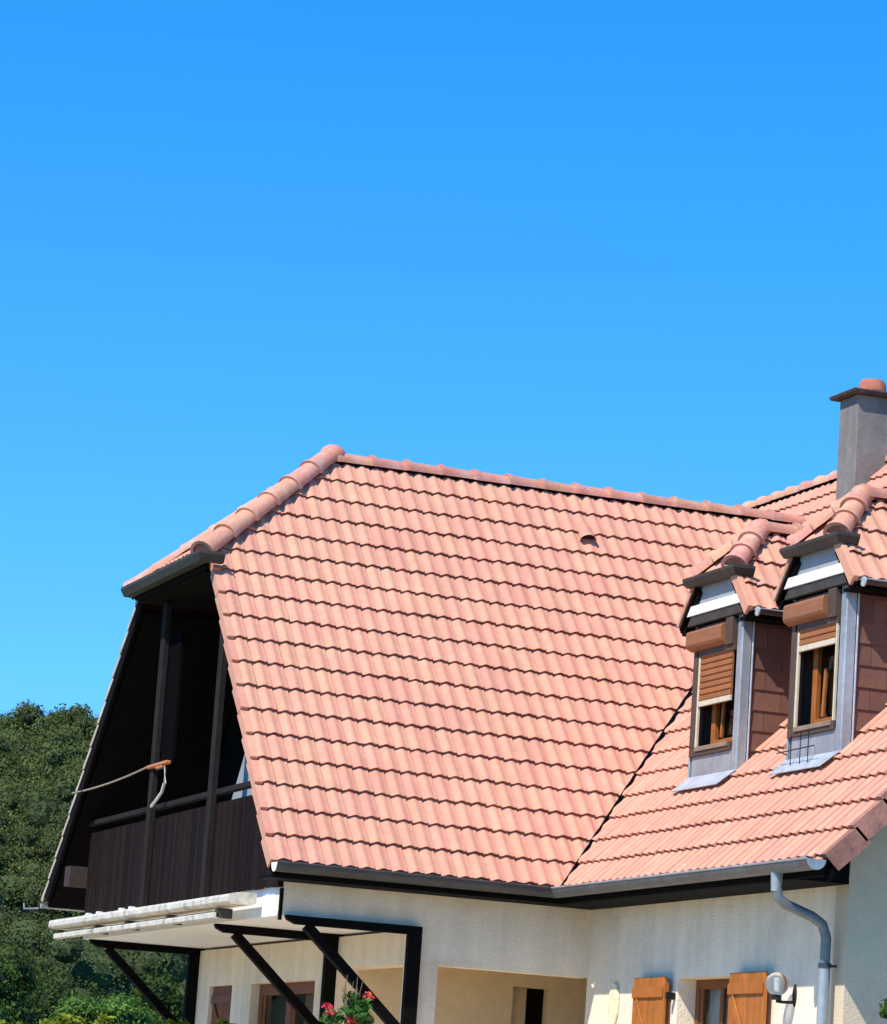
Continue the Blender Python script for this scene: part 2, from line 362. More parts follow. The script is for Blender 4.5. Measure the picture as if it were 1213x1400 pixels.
# roof decks
dk = .075
roof = MB()
def slab(mb, pts, n, t=.05, off=dk):
    n = Vector(n).normalized(); P = [Vector(p)-n*off for p in pts]; mb.prism(P, -n*t)
nA = (0, -sA, 1); nAr = (0, sR, 1); nB = (-sB, 0, 1)
XR = L+H/sB
slab(roof, [(.02, 0, 0), (L, 0, 0), (XR, W, H), (APX, W, H), (HX+.22, hy+.02, HZ+.02)], nA)
slab(roof, [(.02, YR, 0), (XR, YR, 0), (XR, W, H), (APX, W, H), (HX+.22, ry-.02, HZ+.02)], nAr)
HP = Vector((-(H-HZ), 0, APX-HX))              # half-hip normal
slab(roof, [(HX, hy, HZ), (HX, ry, HZ), (APX, W, H)], HP)
roofA = roof.build('roof', M_deck, house)
rb = MB()
slab(rb, [(L, 0, 0), (L, -D, 0), (RBX, -D, RBZ), (RBX, 12, RBZ), (XR, 12, H), (XR, W, H)], nB)
slab(rb, [(RBX, -D, RBZ), (2*RBX-L, -D, 0), (2*RBX-L, 12, 0), (RBX, 12, RBZ)], (sB, 0, 1))
roofB = rb.build('roof', M_deck, house)
VG = .055
# front slope of the balcony wing: 238 nearest tiles single, the rest joined
polyA = [(.02, -.03), (L-VG, -.03), (XR-VG, SLA), (APX, SLA), (HX+.0, HZ/sA/cA), (HX+.0, HZ/sA/cA)]
th = (W-hy)/cA; uh = APX-HX
polyA = [(.0, -.03), (L-VG+.01, -.03), (XR-VG, SLA+.0), (APX+.03, SLA+.0), (.0, HZ/sA/cA + th*(0-HX)/uh)]
NA = tile_field(roofA, (0, 0, 0), (1, 0, 0), (0, cA, sA*cA), polyA, 236)
SLR = (YR-W)/cR; thr = (ry-W)/cR
tile_field(roofA, (0, YR, 0), (-1, 0, 0), (0, -cR, sR*cR), [(-XR, -.03), (0, -.03), (0, HZ/sR/cR+thr*(-HX)/uh), (-APX, SLR-.02), (-XR, SLR-.02)], 0)
hl = math.hypot(APX-HX, H-HZ); eyh = ((APX-HX)/hl, 0, (H-HZ)/hl)
tile_field(roofA, (HX, W, HZ), (0, -1, 0), eyh, [(-(ry-W), -.03), ((W-hy), -.03), (.02, hl-.02), (-.02, hl-.02)], 0)
# cross wing
SB1 = H/sB/cB; SB2 = RBZ/sB/cB
DC = (-1.24, -3.52)                            # dormer centre lines
def in_dormer(p):
    return any(abs(p.y-c) < .50 and 4.16 < p.x < 5.9 for c in DC)
mB = (0, -1, 0); eyB = (cB, 0, sB*cB); vq = W
tile_field(roofB, (L, 0, 0), mB, eyB, [(VG-.01, -.03), (D-.03, -.03), (D-.03, SB1), (-W+VG, SB1)], 0, exclude=in_dormer)
tile_field(roofB, (L, 0, 0), mB, eyB, [(-12, SB1), (D-.03, SB1), (D-.03, SB2), (-12, SB2)], 0)
# ridge and hip tiles
cap_tiles('hip_tile', roofA, (HX+.06, hy+.03, HZ+.06), (APX-.02, W, H+.0), r=.125, ln=.42)
cap_tiles('hip_tile', roofA, (HX+.04, ry-.03, HZ+.03), (APX-.02, W, H-.02), r=.095, ln=.42, flare=.012)
cap_tiles('ridge_tile', roofA, (APX+.04, W, H-.058), (XR-.05, W, H-.058), r=.108, ln=.42, seg=8)
cap_tiles('ridge_tile', roofB, (RBX, 12, RBZ-.045), (RBX, -D, RBZ-.045), r=.10, ln=.42, seg=8)
MB().sphere((APX-.01, W, H+.005), .135, 14, 8, (1.15, 1, .9)).build('ridge_end_tile', M_ridge, roofA, smooth=True)
# valley gutter
vd = Vector((XR-L, W, H)); n1 = Vector((-1, -.3, .0))
a = Vector((L, 0, -.045)); b = a+vd
MB().add([a+Vector((-.12, 0, 0)), a+Vector((0, -.12, 0)), b+Vector((0, -.12, 0)), b+Vector((-.12, 0, 0)), a+Vector((.02, .02, -.05)), b+Vector((.02, .02, -.05))], [(0, 4, 5, 3), (4, 1, 2, 5)]).build('valley_gutter', M_zincd, roofA)
# verge tiles: main gable both sides, one per course
def verge(parent, o, ex, ey, n0, n1, m, drop=.115, wdt=.05, first=0, name='verge_tile'):
    fm = frame_mat(o, ex, ey)
    mb = MB()
    y0, y1 = -.01, TG+.015
    # side face drop and a narrow top flange, tail proud of the next course
    vs = [(-wdt, y0, TH+.012), (.03, y0, TH+.012), (-wdt, y1, .002), (.03, y1, .002), (-wdt, y0, TH+.012-drop), (-wdt, y1, .002-drop), (-wdt+.018, y0, TH+.012-drop), (-wdt+.018, y1, .002-drop), (.03, y0, 0), (-wdt+.018, y0, 0)]
    fs = [(0, 1, 3, 2), (4, 0, 2, 5), (6, 4, 5, 7), (0, 4, 6, 9), (1, 0, 9, 8)]
    me = MB().add(vs, fs).mesh(name, m)
    for r in range(n0, n1): inst(name, me, fm @ Matrix.Translation((random.uniform(-.003, .003), r*TG+first, random.uniform(-.002, .002))), parent)
nv = int((HZ/sA/cA-.12)/TG)
verge(roofA, (0, 0, 0), (1, 0, 0), (0, cA, sA*cA), 0, nv+1, M_tile)
vm = Matrix.Identity(4)
def verge_rev(parent, o, ey, nn, m, side, xo, drop=.115, name='verge_tile'):
    """verge tile strip on the +x / -y side; side = outward unit vector"""
    ey = Vector(ey); sd_ = Vector(side); nz = ey.cross(sd_); nz = nz if nz.z > 0 else -nz
    for r in range(nn):
        a = Vector(o)+ey*(r*TG-.01)+sd_*xo; b = a+ey*(TG+.025)
        t0, t1 = TH*.5+.010, -TH*.5
        P = [a-sd_*.09+nz*t0, a+nz*t0, b+nz*t1, b-sd_*.09+nz*t1, a+nz*(t0-drop), b+nz*(t1-drop), a-sd_*.02+nz*(t0-drop), b-sd_*.02+nz*(t1-drop), a-sd_*.09+nz*(t0-.04), a-sd_*.02+nz*(t0-.04)]
        MB().add(P, [(0, 3, 2, 1), (1, 2, 5, 4), (4, 5, 7, 6), (1, 4, 6, 9), (0, 1, 9, 8)]).build(name, m, parent)
verge_rev(roofA, (0, YR, 0), (0, -cR, sR*cR), int((HZ/sR/cR-.1)/TG)+1, M_vedge, (-1, 0, 0), .05, .055)
verge_rev(roofB, (L, -D, 0), eyB, 20, M_verge, (0, -1, 0), .04, .19)
# hip eave gutter of the half hip with short returns
def hip_gutter(parent, x, yc, hw, z, ret, h=.085, dpt=.13, m=M_trim):
    mb = MB()
    pr = [(0, h), (0, h-.03), (.035, 0), (dpt, 0), (dpt, h*.55)]                  # section: outward x negative
    path = [(x+ret, yc-hw), (x, yc-hw), (x, yc+hw), (x+ret, yc+hw)]
    nrm = [(0, 1), (.0, 0), (0, 0), (0, -1)]
    vs = []
    offs = [((0, 1)), ((1, 1)), ((1, -1)), ((0, -1))]
    for (px, py), (ox, oy) in zip(path, offs):
        for d_, zz in pr: vs.append((px+ox*d_, py+oy*d_, z+zz))
    n = len(pr); fs = []
    for i in range(3):
        for j in range(n-1): fs.append((i*n+j, i*n+j+1, (i+1)*n+j+1, (i+1)*n+j))
    fs += [tuple(range(n)), tuple(range(4*n-1, 3*n-1, -1))]
    return mb.add(vs, fs).build('hip_gutter', m, parent)
hip_gutter(roofA, HX-.07, W, 1.64, HZ-.08, .30, h=.11)
MB().box((HX+.07, W-1.40, HZ-.12), (HX+.12, W+1.50, HZ-.03)).build('fascia', M_black, roofA)

# ---- vent tile on the front slope
vmm = frame_mat((0, 0, 0), (1, 0, 0), (0, cA, sA*cA)) @ Matrix.Translation((4.589, 3.86/cA-.07, .05))
vb = MB(); q = []
for k, (y, r) in enumerate(((-.10, .105), (.10, .075), (.30, .005))):
    for j in range(9):
        an = math.pi*j/8; q.append((math.cos(an)*r, y, math.sin(an)*r*.95))
f_ = [(k*9+j, k*9+j+1, (k+1)*9+j+1, (k+1)*9+j) for k in range(2) for j in range(8)]
q += [(math.cos(math.pi*j/8)*.088, -.06, math.sin(math.pi*j/8)*.082) for j in range(9)]; f_ += [(27+j, 27+j+1, j+1, j) for j in range(8)]
vo = inst('vent_tile', me_tile(q, f_, 'vent_tile', M_ridge), vmm, roofA)
q = [(math.cos(math.pi*j/8)*.088, -.055, math.sin(math.pi*j/8)*.082) for j in range(9)]
inst('vent_opening', me_tile(q, [tuple(range(9))], 'vent_opening', M_int), vmm, roofA)

# ---- gutters, fascia and soffit
def gutter(parent, path, r=.090, m=M_zincd, lip=True, name='gutter', end=True):
    mb = MB(); P = [Vector(p) for p in path]
    mb.tube([p for p in P], r, 10, arc=(math.pi, 2*math.pi)); mb.tube([p+Vector((0, 0, .002)) for p in P], r-.006, 10, arc=(2*math.pi, math.pi))
    if lip:
        pass
    o = mb.build(name, m, parent, smooth=True); return o
GA, GB = -.098, L-.098
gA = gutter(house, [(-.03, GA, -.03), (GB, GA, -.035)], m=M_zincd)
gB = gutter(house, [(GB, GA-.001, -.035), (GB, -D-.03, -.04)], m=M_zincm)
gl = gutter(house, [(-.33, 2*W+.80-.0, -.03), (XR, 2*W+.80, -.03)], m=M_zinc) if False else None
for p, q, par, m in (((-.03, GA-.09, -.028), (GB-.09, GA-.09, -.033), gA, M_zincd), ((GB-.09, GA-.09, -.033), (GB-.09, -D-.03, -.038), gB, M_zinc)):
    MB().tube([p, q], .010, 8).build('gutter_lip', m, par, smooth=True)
def half_disc(p, axis, r, par, m):
    mb = MB(); vs = []
    for s_ in (0, .006):
        for j in range(11):
            an = math.pi+math.pi*j/10; c, z = math.cos(an)*r, math.sin(an)*r
            vs.append((p[0]+(c if axis == 'y' else s_), p[1]+(c if axis == 'x' else s_), p[2]+z))
    mb.add(vs, [tuple(range(11)), tuple(range(21, 10, -1))]+[(j, j+1, j+12, j+11) for j in range(10)]).build('gutter_end', m, par)
MB().box((GB-.02, GA-.02, -.05), (L+.03, -.004, -.034)).build('sun_gap_plate', M_zincd, gA)  # plate added to block a sun leak where the gutters meet
half_disc((-.036, GA, -.03), 'x', .091, gA, M_white); half_disc((GB, -D-.036, -.04), 'y', .091, gB, M_zinc)
for k in range(4): MB().box((.35+k*.75, GA-.085, -.034), (.375+k*.75, .0, -.026)).build('gutter_bracket', M_zincd, gA)
for k in range(7): MB().box((GB-.085, -.7-k*.8, -.038), (L+.05, -.675-k*.8, -.030)).build('gutter_bracket', M_zinc, gB)
MB().box((-.02, .0, -.17), (L-.001, .035, -.03)).build('fascia', M_black, house)
MB().box((L-.0, -D+.02, -.17), (L+.035, .036, -.03)).build('fascia', M_black, house)
MB().prism([(-.02, .037, -.17), (-.02, WY, -.17), (-.02, WY, -.14), (-.02, .037, -.14)], (XB+.018, 0, 0)).build('soffit', M_black, house)
MB().box((L+.037, YG, -.173), (XB, .037, -.14)).build('soffit', M_black, house)
# gable verge underside of the cross wing: dark boards, barge board and purlin ends
vo_ = Vector((0, 0, 0))
def up_slope(y0, y1, za, t, x1):            # slab following the B slope underneath tiles
    return [(L+.04, y0, -.13+za), (x1, y0, (x1-L-.04)*sB-.13+za), (x1, y0, (x1-L-.04)*sB-.13+za-t), (L+.04, y0, -.13+za-t)]
MB().prism(up_slope(-D+.035, 0, -.01, .04, RBX), (0, .54, 0)).build('verge_soffit', M_black, house)
MB().prism(up_slope(-D+.0, 0, 0, .10, RBX), (0, .03, 0)).build('barge_board', M_black, house)
for xx in (4.02, 6.0):
    MB().box((xx-.08, -D+.06, (xx-L)*sB-.47), (xx+.10, YG, (xx-L)*sB-.27)).build('purlin', M_black, house)

MB().prism([(L+.036, YG+.005, -.139), (XB-.001, YG+.005, -.139), (XB-.001, YG+.005, .30), (L+.036, YG+.005, -.135)], (0, .035, 0)).build('eave_end_board', M_black, house)
# ---- walls (butted pieces, openings left free)
def wall(a, b, m=M_wall, label=None): return MB().box(a, b).build('wall', m, house, label=label)
T = .25; ZT = -.14; LO = -.865
wall((.25, WY, SL), (XB+T, WY+T, ZT))                                            # front wall band
wall((XG, WY, LO), (XB, WY+T, SL-.0005))                                           # lintel above the porch opening
MB().box((XG, WY, GZ), (1.93, WY+T, LO-.0005)).build('porch_pillar', M_wall, house)
wall((XG, WY+T+.001, LO), (XG+T, 2.85, SL-.03))                                    # side lintel of the porch
wall((XG, 2.85, -.97), (XG+T, 8.36, SL-.03))                                       # gable wall above openings
wall((XG, 2.851, GZ), (XG+T, 3.58, -.9705)); wall((XG, 5.98, GZ), (XG+T, 6.75, -.9705)); wall((XG, 7.70, GZ), (XG+T, 8.36, -.9705))
wall((XG, 3.5805, GZ), (XG+T, 5.9795, -3.9)); wall((XG, 6.7505, GZ), (XG+T, 7.6995, -2.2))
M_porch = mat('porch_render_warm_bounce', (.72, .55, .33), rough=.92, noise=((.8, .05), (9, .05)), bump=(55, .5, .012))  # warm bounce light is put into the porch wall colour
def pw(a, b): return MB().box(a, b).build('porch_wall', M_porch, house)
pw((XG+T+.001, 2.85, LO-.03), (XB+T+.9, 3.05, SL-.04)); pw((XG+T+.001, 2.85, GZ), (3.68, 3.05, LO-.0305)); pw((4.12, 2.85, GZ), (4.6, 3.05, LO-.0305))
pw((XG+T+.001, WY+T+.001, SL-.09), (XB+T+.9, 2.849, SL-.045))
MB().box((3.68, 3.08, GZ), (3.93, 3.09, LO)).build('porch_niche', M_porch, house)
MB().box((3.931, 3.07, GZ), (4.12, 3.10, LO)).build('porch_door', M_dark, house)
# B wall facing left, with the window opening y -3.02..-1.82, z -2.2..-.93
wy0, wy1, wz0, wz1 = -3.22, -1.86, -2.15, -.915
wall((XB, wy1, GZ), (XB+T, WY-.001, ZT), M_wallb); wall((XB, YG+.2505, GZ), (XB+T, wy0, ZT), M_wallb)
wall((XB, wy0+.0005, wz1), (XB+T, wy1-.0005, ZT), M_wallb); wall((XB, wy0+.0005, GZ), (XB+T, wy1-.0005, wz0), M_wallb)
pts = [(XB, YG, GZ), (2*RBX-XB, YG, GZ), (2*RBX-XB, YG, .45), (RBX, YG, RBZ-.17), (XB+.02, YG, .40), (XB, YG, ZT)]
MB().prism(pts, (0, .25, 0)).build('wall', M_wallg, house, label='rendered gable wall of the cross wing, its shade put into a darker colour')
# body behind so nothing is hollow from the side
MB().box((XG+T+.01, 8.11, GZ), (XR, 8.36, -.2)).build('wall', M_wall, house)
MB().box((2*RBX-XB-.25, YG+.26, GZ), (2*RBX-XB, 11.7, -.2)).build('wall', M_wall, house)
# ---- ground window of the cross wing
fx = XB+.19
wf = MB()
for a_, b_ in (((fx, wy0, wz0), (fx+.06, wy0+.09, wz1)), ((fx, wy1-.09, wz0), (fx+.06, wy1, wz1)), ((fx, wy0+.09, wz1-.09), (fx+.06, wy1-.09, wz1)), ((fx, wy0+.09, wz0), (fx+.06, wy1-.09, wz0+.09))): wf.box(a_, b_)
wn = wf.build('window', M_shutd, house, bev=.004)
for y_ in (wy1-.16, wy1-.62): MB().box((fx+.012, y_-.0, wz0+.09), (fx+.05, y_+.07, wz1-.09)).build('sash', M_shutd, wn, bev=.003)
MB().box((fx+.03, wy0+.09, wz0+.09), (fx+.036, wy1-.09, wz1-.09)).build('pane', M_glass, wn)
MB().box((fx+.09, wy0+.02, wz0), (fx+.10, wy1-.02, wz1)).build('curtain', M_cloth, wn)
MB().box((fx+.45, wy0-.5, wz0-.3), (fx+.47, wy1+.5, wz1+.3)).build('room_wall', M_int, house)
def shutter(ya, yb, x, z0, z1, m, parent, brace=True, label=None):
    """board shutter lying flat against a wall whose face is at x (room towards +x)"""
    n = 4; bd = MB(); s = None; w = (yb-ya)/n
    s = MB().box((x-.022, ya+.004, z1-.16), (x, yb-.004, z1-.05)).box((x-.022, ya+.004, z0+.10), (x, yb-.004, z0+.21)).build('shutter', m, parent, bev=.003, label=label)
    for i in range(n):
        MB().box((x-.052+random.uniform(-.002, .002), ya+i*w+.003, z0), (x-.0225, ya+(i+1)*w-.003, z1)).build('board', m, s, bev=.003)
    MB().box((x-.075, ya+.02, z1-.20), (x-.053, yb-.02, z1-.10)).build('batten', m, s, bev=.004)
    MB().box((x-.075, ya+.02, z0+.12), (x-.053, yb-.02, z0+.22)).build('batten', m, s, bev=.004)
    if brace: MB().beam((x-.064, ya+.10, z0+.25), (x-.064, yb-.10, z1-.23), .085, .02, up=(1, 0, 0)).build('brace', m, s, bev=.003)
    return s
shutter(-1.76, -1.0, XB-.045, wz0, -.90, M_shut, house, label='left open shutter of the cross wing window, orange varnished boards')
shutter(-4.02, -3.24, XB-.045, wz0, -.90, M_shut, house, label='right open shutter of the cross wing window, orange varnished boards')
for y_ in (-1.80, -3.215): MB().box((XB-.10, y_-.03, -1.12), (XB-.01, y_+.0, -1.05)).build('shutter_hinge', M_iron, house)
# ---- gable wall openings: shutter on the left, brown glazed door on the right
shutter(6.72, 7.70, XG+.10, -2.2, -.975, M_shutd, house, label='brown closed shutter under the balcony')
dr = MB()
for a_, b_ in ((3.60, 3.72), (4.70, 4.84), (5.84, 5.96)): dr.box((XG+.10, a_, -3.9), (XG+.17, b_, -.972))
dr.box((XG+.101, 3.72, -1.10), (XG+.169, 5.84, -.9725))
dd = dr.build('balcony_door', M_shutd, house, bev=.004)
for a_, b_ in ((3.73, 4.69), (4.85, 5.83)):
    MB().box((XG+.13, a_, -3.9), (XG+.136, b_, -1.10)).build('pane', M_glass, dd)
    MB().box((XG+.115, a_, -3.9), (XG+.155, a_+.09, -1.10)).box((XG+.115, b_-.09, -3.9), (XG+.155, b_, -1.10)).build('sash', M_shutd, dd)
MB().box((XG+.20, 4.0, -3.9), (XG+.21, 4.5, -1.0)).build('curtain', mat('tan_curtain', (.22, .10, .05), rough=.9, streak=((40, 40, 1), .3)), dd)
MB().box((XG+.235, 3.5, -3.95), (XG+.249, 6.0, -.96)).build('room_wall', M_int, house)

# ---- balcony in the main gable
slabm = MB().box((.25, WY+T+.001, SL), (XG+.8, 8.36, -.20)).build('balcony_slab', M_white, house)
MB().box((.262, WY+.02, SL-.006), (.30, WY+.07, -.26)).build('joint_strip', M_black, house) if False else None
MB().box((.225, WY-.012, SL-.05), (.249, WY+.05, -.235)).build('black_strip', M_black, house)
bx = .20
rail = MB().box((bx-.02, .93, .865), (bx+.06, 8.45, .925)).build('balcony_railing', M_post, house, bev=.006, label='dark stained balcony railing of upright planks')
y_ = .50; k = 0
while y_ < 8.28:
    MB().box((bx+random.uniform(-.003, .003), y_, -.215+random.uniform(-.01, .01)), (bx+.022, y_+.098, min(.775, y_*sA-.14))).build('plank', M_plank, rail); y_ += .105
for z_ in (-.05, .66): MB().box((bx+.023, .5 if z_ < 0 else .86, z_), (bx+.063, 8.25, z_+.08)).build('crosspiece', M_dark, rail)
for yy, top in ((5.50, 3.25), (3.02, 3.0)):
    MB().box((bx-.07, yy-.075, -.22), (bx-.002, yy+.075, top)).build('balcony_post', M_post, house, bev=.005)
for yy in (.52, 8.1): MB().box((bx-.002+.025, yy-.05, -.22), (bx+.10, yy+.05, .40)).build('balcony_post', M_dark, house)
MB().box((bx+.0, 4.90, 1.36), (bx+.03, 5.40, 2.86)).build('post_panel', mat('slate_blue_panel', (.005, .0045, .005), spec=.0, rough=.95, noise=((6, .1),)), house, label='narrow dark blue-grey panel beside the balcony post')
# dark linings of the recess
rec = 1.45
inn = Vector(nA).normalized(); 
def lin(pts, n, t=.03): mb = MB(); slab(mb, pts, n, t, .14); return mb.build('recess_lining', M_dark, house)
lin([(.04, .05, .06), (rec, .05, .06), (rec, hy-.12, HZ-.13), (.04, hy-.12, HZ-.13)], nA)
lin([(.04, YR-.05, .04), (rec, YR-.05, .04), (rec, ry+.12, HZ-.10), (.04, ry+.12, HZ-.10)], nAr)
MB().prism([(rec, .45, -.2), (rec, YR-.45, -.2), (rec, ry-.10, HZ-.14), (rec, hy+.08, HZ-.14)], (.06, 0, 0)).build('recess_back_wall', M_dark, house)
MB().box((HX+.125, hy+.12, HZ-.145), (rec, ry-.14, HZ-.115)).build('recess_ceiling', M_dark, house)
# barge boards along both verges
for sg in (1, -1):
    y_0 = .10 if sg > 0 else YR-.10; y_1 = hy+.02 if sg > 0 else ry-.02
    xb_ = .03 if sg > 0 else -.045; o_ = .10 if sg > 0 else .045
    MB().prism([(xb_, y_0, .08-o_), (xb_, y_1, HZ-o_), (xb_, y_1+sg*.17, HZ-o_-.07), (xb_, y_0+sg*.17, .01-o_)], (.04, 0, 0)).build('barge_board', M_dark, house)
# purlin ends near the rear verge and the rear gutter stub
MB().box((.0, 8.45, .13), (.5, 8.72, .37)).build('purlin', mat('weathered_purlin', (.045, .026, .020), rough=.8, noise=((9, .2),)), house)
MB().box((.245, 8.36, -.50), (.45, 8.52, .02)).build('wall', M_white, house)
gr = gutter(house, [(-.02, YR+.09, -.04), (XR, YR+.09, -.04)], m=M_zinc, r=.06)
half_disc((-.03, YR+.09, -.04), 'x', .061, gr, M_zinc)
MB().tube([(-.05, YR+.12, -.10), (-.23, YR+.12, -.12), (-.24, YR+.12, -.05)], .012, 8).build('gutter_hook', M_zinc, gr, smooth=True)
# pale panel added in place of the lit knee wall inside the balcony corner
MB().prism([(.60, 3.30, 1.50), (.60, 3.85, .80), (.60, 2.2, .80), (.60, 1.9, 1.50)], (.02, 0, 0)).build('knee_wall_panel', M_greyboard, house, label='pale grey panel behind the balcony rail, standing in for the lit knee wall')
# brackets under the balcony
for yy, bl in ((.47, 0), (2.90, 0), (8.28, 0)):
    y0, y1 = yy-.055, yy+.055
    if yy < 1: y0, y1 = WY-.10, WY-.002
    zb = SL-.002 if yy > 1 else SL-.0
    bk = MB().prism([(.27, y0, zb), (XG+.06, y0, zb), (XG+.06, y0, zb-.085), (.38, y0, zb-.085), (.29, y0, zb-.045)], (0, y1-y0, 0)).build('bracket', M_black, house, bev=.006)
    xp0, xp1 = (XG-.08, XG+.06) if yy < 1 else (XG-.13, XG-.002)
    MB().box((xp0, y0+.001, -3.4), (xp1, y1-.001, zb-.086)).build('bracket_post', M_black, bk, bev=.006)
    MB().beam((.50, (y0+y1)/2, zb-.09), (1.62, (y0+y1)/2, -1.62), .095, .11, up=(0, 1, 0)).build('brace', M_black, bk, bev=.006)

# ---- downpipe
gx = GB; py = -5.25
dp = MB().tube([(gx, py, -.10), (gx, py, -.28)], [.055, .045], 14).build('downpipe', M_zinc, house, smooth=True)
path = [(gx, py, -.22), (gx+.02, py, -.33), (gx+.10, py, -.385), (gx+.36, py, -.47), (gx+.46, py, -.53), (gx+.50, py, -.64), (gx+.50, py, -.90)]
MB().tube(path, .046, 14).build('elbow', mat('elbow_zinc', (.19, .20, .20), rough=.45, metal=.35, noise=((3, .15), (20, .12))), dp, smooth=True)
MB().tube([(gx+.50, py, -.88), (gx+.50, py, GZ+.1)], .050, 14).build('pipe', M_zinc, dp, smooth=True)
MB().tube([(gx+.50, py, -.86), (gx+.50, py, -.90)], .058, 14).build('pipe_clip', M_zincd, dp, smooth=True)
MB().box((gx+.50, py-.01, -.89), (XB+.01, py+.01, -.87)).build('pipe_clip', M_zincd, dp)

# ---- chimney
cx0, cy1, cz1 = 8.03, 4.30, 6.46
cx0 = 7.80; cy0 = 3.45; 
ch = MB().box((cx0, cy0, 4.6), (cx0+1.05, cy0+.48, 6.40)).build('chimney', M_cement, house, bev=.01)
cp = MB(); cp.add([(cx0-.09, cy0-.09, 6.401), (cx0+1.14, cy0-.09, 6.401), (cx0+1.14, cy0+.57, 6.401), (cx0-.09, cy0+.57, 6.401),
                   (cx0-.11, cy0-.11, 6.447), (cx0+1.16, cy0-.11, 6.447), (cx0+1.16, cy0+.59, 6.447), (cx0-.11, cy0+.59, 6.447),
                   (cx0+.15, cy0+.10, 6.49), (cx0+.9, cy0+.10, 6.49), (cx0+.9, cy0+.40, 6.49), (cx0+.15, cy0+.40, 6.49)],
                  [(0, 3, 2, 1), (0, 1, 5, 4), (1, 2, 6, 5), (2, 3, 7, 6), (3, 0, 4, 7), (4, 5, 9, 8), (5, 6, 10, 9), (6, 7, 11, 10), (7, 4, 8, 11), (8, 9, 10, 11)])
cp.build('chimney_cap', M_capst, ch, bev=.012)
for k_, xx in enumerate((cx0+.30, cx0+.75)):
    MB().tube([(xx, cy0+.24, 6.50), (xx, cy0+.24, 6.60), (xx, cy0+.24, 6.64)], [.17, .16, .13], 18).build('chimney_pot', M_pot, ch, smooth=True)

